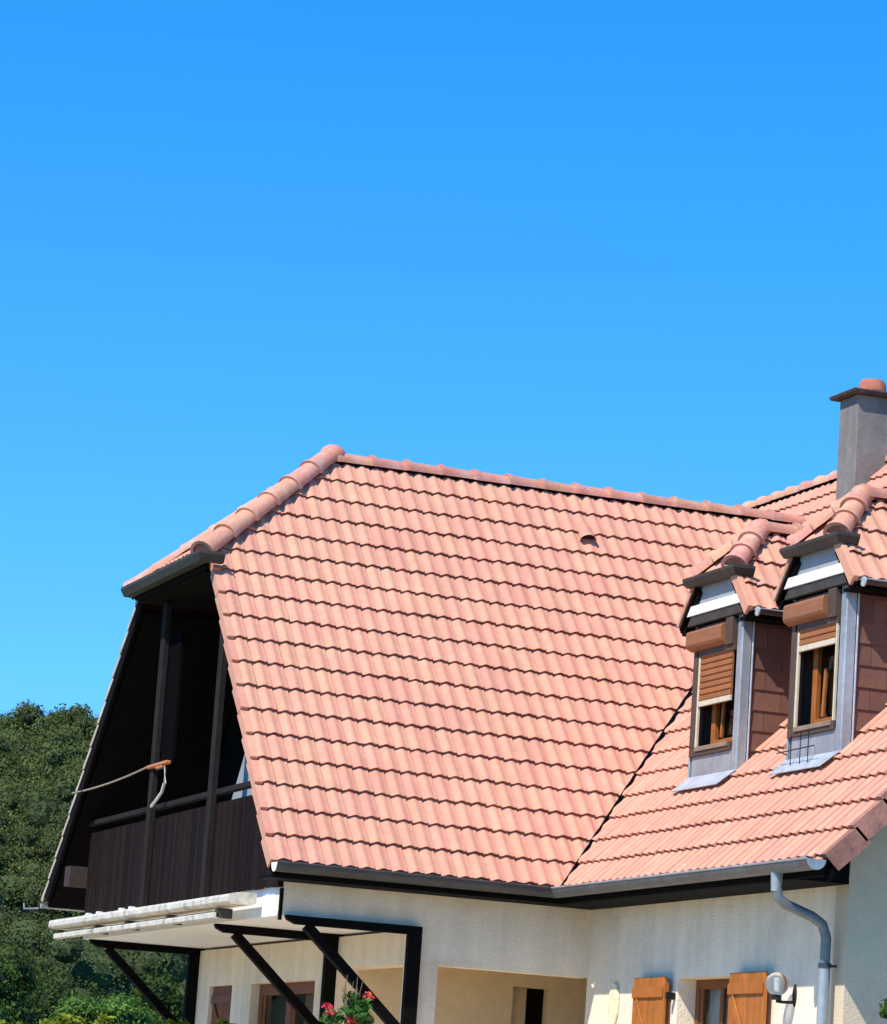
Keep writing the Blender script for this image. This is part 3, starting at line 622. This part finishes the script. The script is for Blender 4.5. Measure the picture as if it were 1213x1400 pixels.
# ---- dormers
def dormer(c, drop, open_h):
    """c: centre line; drop: how far the roller shutter is down (fraction)"""
    xd = 4.08; hw = .56; ze = 2.73; zr = 3.685; hwE = .84; sD = (zr-ze)/hwE; cD = 1/math.hypot(1, sD)
    zf = (xd-L)*sB                            # roof height at the front face
    xe = L+2.66/sB                            # where the cheek top meets the roof
    y0, y1 = c-hw, c+hw                       # y0 towards the camera
    # body: cheeks as triangular boards, top under the roof
    body = MB()
    for ya, yb in ((y0+.01, y0+.05), (y1-.05, y1-.01)):
        body.prism([(xd+.05, ya, zf-.1), (xd+.05, ya, ze-.05), (xe+.05, ya, ze-.05)], (0, yb-ya, 0))
    body = MB(); body.prism([(xd+.05, y0+.01, zf-.1), (xd+.05, y0+.01, ze-.05), (xe+.05, y0+.01, ze-.05)], (0, .04, 0)); far = MB().prism([(xd+.05, y1-.05, zf-.1), (xd+.05, y1-.05, ze-.05), (xe+.05, y1-.05, ze-.05)], (0, .04, 0))
    dm = body.build('dormer', M_frame, house, label='dormer with roller shutter half lowered' if drop > .4 else 'dormer with roller shutter almost fully raised')
    P = lambda nm, mb, m, **k: mb.build(nm, m, dm, **k)
    P('cheek', far, M_frame)
    # inside: dark box
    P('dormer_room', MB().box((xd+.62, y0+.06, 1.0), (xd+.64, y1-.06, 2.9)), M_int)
    # shingles on the visible cheek (courses following the horizontal)
    rows = 9; rh = .205
    for r in range(rows):
        zb = zf-.18+r*rh; zt = min(zb+rh+.03, ze-.06)
        if zb > ze-.08: break
        xmax = L+(zb+.02)/sB+.10 if zb > 0 else xd; off = (r % 2)*.17; x = xd+.10-off
        xlim = min(xe+.1, L+(zb+rh)/sB+.05)
        while x < xlim:
            xa, xb = max(x, xd+.10), min(x+.335, xlim)
            if xb-xa > .04:
                t0 = .016
                MB().add([(xa, y0+.009, zt), (xb, y0+.009, zt), (xb, y0+.009-t0, zb), (xa, y0+.009-t0, zb), (xa, y0+.009, zb+.001), (xb, y0+.009, zb+.001)],
                         [(0, 3, 2, 1), (3, 4, 5, 2), (0, 4, 3), (1, 2, 5)]).build('shingle', M_shingle, dm)
            x += .34
    # zinc corner flashing towards the camera and slim one on the far corner
    P('corner_flashing', MB().box((xd-.012, y0-.01, zf-.02), (xd+.10, y0+.11, ze+.06)), M_zinc, bev=.012)
    P('corner_flashing', MB().box((xd-.02, y1-.02, zf-.02), (xd+.10, y1+.01, ze-.03)), M_zinc, bev=.008)
    P('flashing_seam', MB().tube([(xd+.104, y0-.018, zf+.08), (xd+.104, y0-.018, ze+.02)], .010, 8), M_lead, smooth=True)
    # sill wall in zinc, apron on the tiles below
    P('sill_flashing', MB().box((xd-.008, y0+.121, zf-.06), (xd+.05, y1-.061, 1.37)), M_zinc)
    n = Vector(nB).normalized(); a0 = Vector((xd, 0, zf)) + n*.035; dn = Vector((-cB, 0, -sB*cB))
    q = [a0+Vector((0, y0-.06, 0)), a0+Vector((0, y1-.02, 0)), a0+dn*.20+Vector((0, y1+.06, 0)), a0+dn*.20+Vector((0, y0+.10, 0))]
    P('apron', MB().prism(q, n*.012), M_lead, bev=.003)
    # window frame
    wa, wb, za, zb = y0+.125, y1-.025, 1.36, 2.68
    fr = MB()
    fr.box((xd-.035, wa, za), (xd+.05, wb, za+.09)); fr.box((xd-.035, wb-.12, za+.09), (xd+.05, wb, zb)); fr.box((xd-.035, wa, 2.36), (xd+.05, wb-.081, zb)); 
    f = P('window_frame', fr, M_frame, bev=.005)
    P('inner_frame', MB().box((xd-.030, wb-.155, za+.06), (xd-.0, wb-.121, 2.40)), M_cream, bev=.004)
    if drop < .4: P('inner_frame', MB().box((xd-.030, wa+.012, za+.06), (xd-.0, wa+.030, 2.40)), M_cream, bev=.003)
    P('inner_sill', MB().box((xd-.05, wa+.036, za+.045), (xd-.002, wb-.157, za+.09)), mat('tan_sill', (.26, .17, .11), rough=.6, noise=((10, .15),)), bev=.003)
    # shutter box and slats
    P('shutter_box', MB().prism([(xd-.036, wa+.17, 2.43), (xd-.036, wa+.17, 2.64), (xd-.10, wa+.17, 2.635), (xd-.115, wa+.17, 2.61), (xd-.115, wa+.17, 2.49), (xd-.10, wa+.17, 2.46)], (0, wb+.05-wa-.17, 0)), M_shutterbox, bev=.006)
    P('shutter_box_recess', MB().box((xd-.06, wa, 2.42), (xd-.036, wa+.165, 2.69)), M_frame)
    zt = 2.41; hgt = (zt-za-.1)*drop; ns = max(2, int(hgt/.062))
    for i in range(ns):
        zz = zt-(i+1)*.062
        P('slat', MB().prism([(xd-.012, wa+.05, zz), (xd-.026, wa+.05, zz+.012), (xd-.026, wa+.05, zz+.048), (xd-.012, wa+.05, zz+.060), (xd-.002, wa+.05, zz+.060), (xd-.002, wa+.05, zz)], (0, wb-.156-wa-.05, 0)), M_slat)
    zl = zt-ns*.062
    P('shutter_end_bar', MB().box((xd-.032, wa+.047, zl-.055), (xd-.004, wb-.157, zl-.001)), M_cream, bev=.003)
    # casement behind, one leaf ajar
    sx = xd+.09
    P('casement', MB().box((sx, wb-.33, za+.1), (sx+.05, wb-.24, 2.38)).box((sx, wa+.02, za+.08), (sx+.05, wb-.331, za+.16)), M_sash, bev=.004)
    P('casement', MB().beam((sx+.03, wb-.44, za+.18), (sx+.03, wb-.47, 2.0), .03, .04), M_sash, bev=.004, label='second casement leaf standing ajar')
    P('pane', MB().box((sx+.055, wa+.05, za+.2), (sx+.06, wb-.31, 2.35)), M_glass)
    P('curtain', MB().box((sx+.07, wa+.05, za+.22), (sx+.08, wa+.20, 2.2)), M_cloth)
    # fascia, white board and grey gable board
    P('fascia', MB().prism([(xd-.07, c-.74, 2.70), (xd-.07, c+.80, 2.70), (xd-.07, c+.78, 2.80), (xd-.07, c-.72, 2.80)], (.06, 0, 0)), M_trim, bev=.005)
    P('white_board', MB().prism([(xd-.085, c-.67, 2.801), (xd-.085, c+.67, 2.801), (xd-.085, c+.61, 2.90), (xd-.085, c-.61, 2.90)], (.08, 0, 0)), M_white, bev=.003)
    P('gable_board', MB().prism([(xd-.04, c-.62, 2.901), (xd-.04, c+.62, 2.901), (xd-.04, c+.42, 3.16), (xd-.04, c-.42, 3.16)], (.04, 0, 0)), M_greyboard)
    # roof decks, tiles
    x0 = xd-.10; ax = 4.46; hz = 3.16; hxx = x0-.02
    xv0, xv1 = L+ze/sB, L+zr/sB; hyD = (zr-hz)/sD
    dkm = MB()
    slab(dkm, [(x0, c-hwE, ze), (xv0, c-hwE, ze), (xv1, c, zr), (ax, c, zr), (x0, c-hyD, hz)], (0, -sD, 1), .03, .06)
    slab(dkm, [(x0, c+hwE, ze), (xv0, c+hwE, ze), (xv1, c, zr), (ax, c, zr), (x0, c+hyD, hz)], (0, sD, 1), .03, .06)
    slab(dkm, [(x0, c-hyD, hz), (x0, c+hyD, hz), (ax, c, zr)], (-(zr-hz), 0, ax-x0), .03, .06)
    P('dormer_roof', dkm, M_deck)
    sl = hwE/cD; vh = (hwE-hyD)/cD
    tile_field(dm, (0, c-hwE, ze), (1, 0, 0), (0, cD, sD*cD), [(x0+.03, -.02), (xv0-.03, -.02), (xv1-.03, sl-.02), (ax+.02, sl-.02), (x0+.03, vh)], 400, uoff=x0+.03)
    tile_field(dm, (0, c+hwE, ze), (-1, 0, 0), (0, -cD, sD*cD), [(-xv0+.03, -.02), (-x0-.03, -.02), (-x0-.03, vh), (-ax-.02, sl-.02), (-xv1+.03, sl-.02)], 0)
    l2 = math.hypot(ax-x0, zr-hz)
    tile_field(dm, (x0, c, hz), (0, -1, 0), ((ax-x0)/l2, 0, (zr-hz)/l2), [(-hyD, -.02), (hyD, -.02), (.01, l2-.02), (-.01, l2-.02)], 0)
    cap_tiles('hip_tile', dm, (x0+.03, c-hyD+.03, hz+.04), (ax, c, zr+.0), r=.108, ln=.30)
    cap_tiles('hip_tile', dm, (x0+.03, c+hyD-.03, hz+.04), (ax, c, zr+.0), r=.105, ln=.30)
    cap_tiles('ridge_tile', dm, (ax+.02, c, zr-.01), (xv1-.05, c, zr-.01), r=.10, ln=.42, seg=8)
    P('ridge_end_tile', MB().sphere((ax, c, zr), .115, 12, 8, (1.1, 1, .85)), M_ridge, smooth=True)
    # verge tiles, both sides, plus dark verge underside
    for sg, m_, dr_ in ((-1, M_tile, .12), (1, M_ridge, .05)):
        nz = Vector((0, sg*sD, 1)).normalized(); a_ = Vector((x0-.002, c+sg*(hwE+.01), ze-.01))+nz*.028; b_ = Vector((x0-.002, c+sg*(hyD-.03), hz+.03))+nz*.028
        P('verge_tile', MB().prism([a_, b_, b_-nz*dr_, a_-nz*dr_], (.06, 0, 0)), m_, bev=.004)
    for sg in (-1, 1):
        P('verge_board', MB().prism([(x0+.03, c+sg*hwE, ze-.06), (x0+.03, c+sg*(hyD), hz-.07), (x0+.03, c+sg*(hyD-.08), hz-.14), (x0+.03, c+sg*(hwE-.10), ze-.11)], (.07, 0, 0)), M_black)
        P('eave_soffit', MB().box((x0+.05, c+sg*(hwE-.01), ze-.10), (xv0-.05, c+sg*hw, ze-.07)), M_black)
    hip_gutter(dm, x0-.07, c, .62, hz-.075, .24, h=.095, dpt=.11)
    # side gutter
    for sg in (-1, 1):
        gy = c+sg*(hwE+.045)
        g_ = MB().tube([(x0+.10, gy, ze-.02), (xv0-.0, gy, ze-.035)], .048, 8, arc=(math.pi, 2*math.pi)); g_.tube([(x0+.10, gy, ze-.018), (xv0, gy, ze-.033)], .043, 8, arc=(2*math.pi, math.pi))
        P('side_gutter', g_, M_trim, smooth=True)
        P('gutter_lip', MB().tube([(x0+.10, gy-.048, ze-.018), (xv0, gy-.048, ze-.033)], .008, 6), M_zinc, smooth=True)
    P('gutter_end', MB().tube([(x0+.085, c-hwE-.045, ze-.04), (x0+.10, c-hwE-.045, ze-.04)], .048, 12), M_lead, smooth=True)
    return dm
d1 = dormer(DC[0], .55, 0)
d2 = dormer(DC[1], .26, 0)
# wire aerial bracket in front of the right dormer
wr = MB()
wr.tube([(3.92, -3.05, 1.20), (3.92, -3.85, 1.21)], .006, 6); wr.tube([(3.97, -3.25, 1.02), (3.97, -3.25, 1.36)], .005, 6); wr.tube([(3.97, -3.62, 1.0), (3.97, -3.62, 1.38)], .005, 6); wr.tube([(3.97, -3.45, 1.0), (3.97, -3.45, 1.38)], .005, 6)
wr.tube([(3.93, -3.0, 1.24), (4.05, -3.0, 1.20)], .006, 6)
tag(wr.build('wire_rack', M_iron), 'thin dark wire rack below the sill of the right-hand dormer window', 'wire rack')

# ------------------------------------------------------------------ things on and around the house
aw = thing('awning', (.05, 4.9, -.55), 'long weathered white folded awning cassette mounted along the edge of the balcony floor', 'awning')
AX = -.04
ca = MB()
sec = [(-.05, -.275), (-.115, -.292), (-.13, -.31), (-.13, -.37), (-.10, -.39), (.12, -.39), (.16, -.37), (.16, -.275), (.08, -.265)]
ca.prism([(AX+x_+.05, 1.12, z_) for x_, z_ in sec], (0, 7.68, 0))
ca.build('casing', M_awn, aw, bev=.008)
for k_, (a_, b_) in enumerate(((1.6, 3.45), (3.60, 5.2), (5.32, 6.55), (6.75, 8.5))):
    MB().box((AX-.09, a_, -.525), (AX-.02, b_, -.462)).build('front_rail', M_awn, aw, bev=.010)
for yy in (1.62, 3.52, 5.26, 6.65, 8.5):
    MB().box((AX-.06, yy-.02, -.515), (AX+.12, yy+.02, -.412)).build('bracket', M_trim, aw, bev=.006)
MB().tube([(AX+.06, 1.66, -.45), (AX+.06, 8.5, -.45)], .033, 10).build('rolled_canvas', M_fabric, aw, smooth=True)
for yy in (1.11, 8.80): MB().prism([(AX+(x_-.02)*1.02+.07, yy-.012, (z_+.34)*1.03-.34) for x_, z_ in sec], (0, .02, 0)).build('end_cap', M_awn, aw)
for yy in (6.0, 6.45, 7.5, 8.0): MB().box((.15, yy, -.262), (.24, yy+.10, -.205)).build('mounting_lug', M_white, aw)
# clothes line cord and hook
cord = thing('washing_line', (.05, 5.45, 1.33), 'pale sagging cord tied from rear gable edge to orange clamp on the balcony post', 'cord')
pts = []
for i in range(13):
    t = i/12; pts.append((-.06+.17*t, 8.44-2.86*t, 1.245+.12*t-.035*4*t*(1-t)))
MB().tube(pts, .010, 6).build('cord', M_cord, cord, smooth=True)
MB().tube([(.10, 4.80, 1.31), (.10, 4.77, 1.12), (.10, 4.86, 1.02), (.10, 5.06, .95), (.11, 5.30, .89)], .018, 8).build('cord_end', mat('white_pipe', (.62, .58, .52), rough=.6, noise=((9, .1),)), cord, smooth=True)
MB().box((.09, 4.76, 1.335), (.155, 5.60, 1.375)).box((.09, 4.95, 1.30), (.13, 5.2, 1.334)).build('clamp', M_clamp, cord, bev=.01)
# wall lamp
ly, lz = -4.45, -1.03
lamp = thing('wall_lamp', (XB, ly, lz-.2), 'round glass globe wall lamp on a black arm right of the right-hand shutter', 'lamp')
lx = XB-.20
MB().sphere((lx+.02, ly, lz), .105, 24, 14).build('globe', M_globe, lamp, smooth=True)
MB().tube([(lx+.02, ly, lz-.06), (lx+.02, ly, lz+.03), (lx+.02, ly, lz+.05)], [.02, .026, .012], 10).build('bulb', M_white, lamp, smooth=True)
MB().tube([(lx+.02, ly, lz-.14), (lx+.02, ly, lz-.095)], .045, 12).build('fitting', M_iron, lamp, smooth=True)
MB().tube([(lx+.02, ly, lz-.15), (lx+.08, ly, lz-.155), (XB, ly, lz-.15)], .014, 8).build('arm', M_iron, lamp, smooth=True)
MB().sphere((XB, ly, lz-.09), .07, 12, 10, (.3, .55, 1.5)).build('wall_plate', M_iron, lamp, smooth=True)
# cream wall ornament
pl_ = MB(); oy, oz = -.33, -1.14
pp = []
for i in range(28):
    a_ = 2*math.pi*i/28; sx_ = .105*(1+.10*math.cos(4*a_)); sz_ = .20*(1+.05*math.cos(4*a_))
    pp.append((XB-.03, oy+sx_*np.sign(math.cos(a_))*abs(math.cos(a_))**.6, oz+sz_*np.sign(math.sin(a_))*abs(math.sin(a_))**.6))
orn = pl_.prism(pp, (.028, 0, 0)).build('wall_plaque', mat('cream_ceramic', (.80, .70, .44), rough=.4, noise=((14, .2),)), bev=.008)
tag(orn, 'cream oval plaque hanging on the wall left of the left-hand shutter', 'plaque')

# ------------------------------------------------------------------ foliage
def leaf_mesh(name, centers, radii, n, size, m, squash=.85, seed=0, up=.35, inner=.25, lw=.55, ls=None):
    """n leaf-sized faces spread through the outer volume of many lobes"""
    r = np.random.default_rng(seed); c = np.array(centers, float); R = np.array(radii, float)
    w = R**2; pick = r.choice(len(R), n, p=w/w.sum()); d = r.normal(size=(n, 3)); d /= np.linalg.norm(d, axis=1)[:, None]
    d[:, 2] = np.where(d[:, 2] < -.5, -d[:, 2]*.6, d[:, 2]); rad = R[pick]*(1-inner*r.random(n)**2)*(1+.12*r.normal(size=n)); 
    p = c[pick]+d*rad[:, None]*np.array([1, 1, squash])
    nr = d+r.normal(size=(n, 3))*.75; nr[:, 2] += up; nr /= np.linalg.norm(nr, axis=1)[:, None]
    t = np.cross(nr, r.normal(size=(n, 3))); t /= np.linalg.norm(t, axis=1)[:, None]; b = np.cross(nr, t)
    s = size*(.6+.8*r.random(n))[:, None]
    if ls is not None: s = s*np.array(ls)[pick][:, None]
    q = np.stack([p-t*s, p-b*s*.55+nr*s*.1, p+t*s, p+b*s*.55+nr*s*.1], 1).reshape(-1, 3)
    me = bpy.data.meshes.new(name); me.vertices.add(4*n); me.vertices.foreach_set('co', q.ravel()); me.loops.add(4*n); me.loops.foreach_set('vertex_index', np.arange(4*n, dtype=np.int32))
    me.polygons.add(n); me.polygons.foreach_set('loop_start', np.arange(0, 4*n, 4, dtype=np.int32)); me.polygons.foreach_set('loop_total', np.full(n, 4, dtype=np.int32)); me.update()
    lobe = r.random(len(R)); tn = np.clip(lw*lobe[pick]+(1-lw)*r.random(n), 0, 1); a = me.attributes.new('tone', 'FLOAT', 'FACE'); a.data.foreach_set('value', tn.astype(np.float32)); me.materials.append(m); return me
def lobes(seed, n, rad=1.0, h=1.0, lr=(.28, .5)):
    r = random.Random(seed); C_, R2 = [], []
    for i in range(n):
        a = r.uniform(0, 6.283); e = r.uniform(-.5, 1.0); k = r.uniform(.35, .78)*rad; x = math.cos(a)*math.sqrt(max(0, 1-e*e*.8))*k; y = math.sin(a)*math.sqrt(max(0, 1-e*e*.8))*k
        C_.append((x, y, e*.72*h*rad)); R2.append(r.uniform(*lr)*rad*(1.0-.25*max(0, e)))
    return C_, R2
# the far wood on the hillside: one mass of joined crowns
CAMP = np.array([-9.877, -32.432, -2.584])
cs, rs, lsz = [], [], []
r_ = random.Random(3)
for dist in np.arange(146, 345, 9.5):
    for az in np.arange(9.0, 19.5, 1.0*170/dist+.35):
        d_ = dist+r_.uniform(-5, 5); a_ = math.radians(az+r_.uniform(-.5, .5)); x = CAMP[0]+d_*math.sin(a_); y = CAMP[1]+d_*math.cos(a_)
        rad = r_.uniform(2.4, 4.6); z = hill_z(x, y)+rad*1.15
        C1, R1 = lobes(r_.randrange(9999), 9, rad)
        for c_, q_ in zip(C1, R1): cs.append((x+c_[0], y+c_[1], z+c_[2])); rs.append(q_); lsz.append(d_/250)
fw = bpy.data.objects.new('distant_forest', leaf_mesh('distant_forest', cs, rs, 950000, .12, M_far, seed=5, inner=.35, lw=.72, ls=lsz)); COL.objects.link(fw); tag(fw, 'dense dark green wood covering the hillside behind the house', 'forest', kind='stuff')
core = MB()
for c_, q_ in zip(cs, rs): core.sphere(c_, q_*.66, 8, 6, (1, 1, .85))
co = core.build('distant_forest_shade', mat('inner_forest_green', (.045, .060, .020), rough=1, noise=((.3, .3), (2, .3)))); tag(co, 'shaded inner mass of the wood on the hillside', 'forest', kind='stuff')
# nearer trees seen one by one under and left of the balcony
def tree(az, dist, top, rad, label, m, seed, n=26000, leaf=.06, sq=1.1):
    a_ = math.radians(az); x = CAMP[0]+dist*math.sin(a_); y = CAMP[1]+dist*math.cos(a_)
    o = thing('broadleaf_tree', (x, y, GZ-.5), label, 'tree', 'trees between the house and the hillside')
    C1, R1 = lobes(seed, 26, rad, sq, (.2, .38)); zc = top-rad*sq*.95
    C2 = [(x+c_[0], y+c_[1], zc+c_[2]) for c_ in C1]
    t = MB(); t.tube([(x, y, GZ-.6), (x+.1, y, (GZ+zc)/2), (x+.05, y+.1, zc)], [.22, .16, .10], 9)
    for c_ in C2[:9]: t.tube([(x+.05, y+.05, zc-rad*.6), tuple((Vector((x, y, zc-rad*.2))+Vector(c_))/2), c_], [.09, .06, .03], 6)
    t.build('trunk', M_bark, o, smooth=True)
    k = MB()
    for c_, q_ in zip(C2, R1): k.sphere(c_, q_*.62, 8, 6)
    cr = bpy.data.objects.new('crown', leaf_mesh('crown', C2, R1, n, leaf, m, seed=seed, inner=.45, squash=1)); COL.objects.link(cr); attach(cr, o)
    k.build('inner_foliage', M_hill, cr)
    return o
tree(12.2, 96, 2.4, 3.0, 'dark rounded tree at the left edge, below the rear gutter end', M_leafs[0], 21)
tree(13.9, 104, 1.6, 2.9, 'deep green tree left of the leftmost balcony brace, behind the brighter one', M_leafs[0], 22)
tree(14.35, 84, .35, 2.0, 'bright green tree framed between the leftmost balcony brace and its post', M_leafs[2], 23, leaf=.05)
tree(13.2, 78, -.85, 2.0, 'mid green tree low beside the foot of the leftmost balcony brace', M_leafs[1], 24, leaf=.05)
tree(12.0, 80, -.35, 2.2, 'mid green bushy tree in the bottom left corner', M_leafs[1], 25, leaf=.05)
tree(15.6, 98, 1.6, 2.6, 'dark tree just left of the house corner, under the balcony floor', M_leafs[0], 26)
tree(17.2, 110, 1.0, 3.0, 'deep green tree hidden mostly behind the house corner', M_leafs[0], 27)
# hedge tips, geranium, shrub at the right edge
def shrub(name, label, cat, c, rad, zt, m, seed, n, leaf, group=None, stems=True):
    o = thing(name, (c[0], c[1], GZ+.06), label, cat, group); C1, R1 = lobes(seed, 16, rad, 1.2, (.25, .42)); zc = zt-rad*1.05
    C2 = [(c[0]+q_[0], c[1]+q_[1], zc+q_[2]) for q_ in C1]
    t = MB()
    for c_ in C2[:7]: t.tube([(c[0], c[1], GZ), tuple((Vector((c[0], c[1], zc-rad))+Vector(c_))/2), c_], [.04, .025, .01], 5)
    t.build('stem', M_bark, o)
    cr = bpy.data.objects.new('foliage', leaf_mesh('foliage', C2, R1, n, leaf, m, seed=seed, inner=.6, up=.1, squash=1.2)); COL.objects.link(cr); attach(cr, o); return o
for i, (x, y, zt, rad, lb) in enumerate(((-1.15, 6.0, -1.62, .36, 'lime green bush tip in the bottom left corner, first of the row'), (-.50, 6.0, -1.50, .34, 'lime green bush tip left of the leftmost brace foot'),
        (.02, 6.0, -1.50, .30, 'lime green bush tip between the brace foot and the house corner'), (.98, 6.6, -1.45, .26, 'lime green bush tip in front of the brown closed shutter'), (1.22, 5.5, -1.44, .24, 'lime green bush tip right of the brown closed shutter'))):
    shrub('lime_bush', lb, 'bush', (x, y), rad, zt, M_lime, 40+i, 2600, .05, 'lime green bushes in a row before the gable')
shrub('green_shrub', 'dark green shrub tip at the right edge in front of the cross wing gable wall', 'shrub', (3.75, -6.4), .27, -1.0, M_leafs[1], 60, 2600, .045)
# potted geranium on a tall stand in front of the gable
gx_, gy_, gz_ = .885, .05, -1.38
ge = thing('potted_geranium', (gx_, gy_, GZ+.06), 'red flowering geranium with green leaves and dry twigs in front of the middle balcony bracket', 'plant')
MB().tube([(gx_, gy_, GZ+.06), (gx_, gy_, -1.95)], .06, 10).build('stand', M_iron, ge, smooth=True)
MB().tube([(gx_, gy_, -1.95), (gx_, gy_, -1.68)], [.12, .17], 16).build('pot', M_pot, ge, smooth=True)
C1, R1 = lobes(70, 14, .27, .9, (.25, .4)); C2 = [(gx_+c_[0], gy_+c_[1], gz_-.06+c_[2]) for c_ in C1]
fo = bpy.data.objects.new('foliage', leaf_mesh('foliage', C2, R1, 800, .042, M_ger, seed=70, inner=.8)); COL.objects.link(fo); attach(fo, ge)
FC = [(gx_-.22, gy_, gz_+.0), (gx_-.20, gy_-.03, gz_-.06), (gx_+.17, gy_-.05, gz_+.13), (gx_+.22, gy_, gz_+.11), (gx_+.15, gy_-.1, gz_-.08), (gx_+.0, gy_-.14, gz_-.12), (gx_+.13, gy_-.05, gz_+.04)]
for i, c_ in enumerate(FC):
    fl = bpy.data.objects.new('flower', leaf_mesh('flower', [c_], [.045], 60, .022, M_petal, seed=80+i, inner=.6)); COL.objects.link(fl); attach(fl, ge)
tw = MB()
for i in range(9):
    a_ = random.uniform(0, 6.28); r0 = random.uniform(.03, .12); x, y = gx_+.02+math.cos(a_)*r0, gy_+math.sin(a_)*r0
    tw.tube([(gx_, gy_, gz_-.2), (x, y, gz_+.10), (x+random.uniform(-.05, .05), y, gz_+random.uniform(.2, .33))], [.006, .005, .003], 5)
tw.build('twigs', M_twig, ge)
S.render.engine = 'CYCLES'
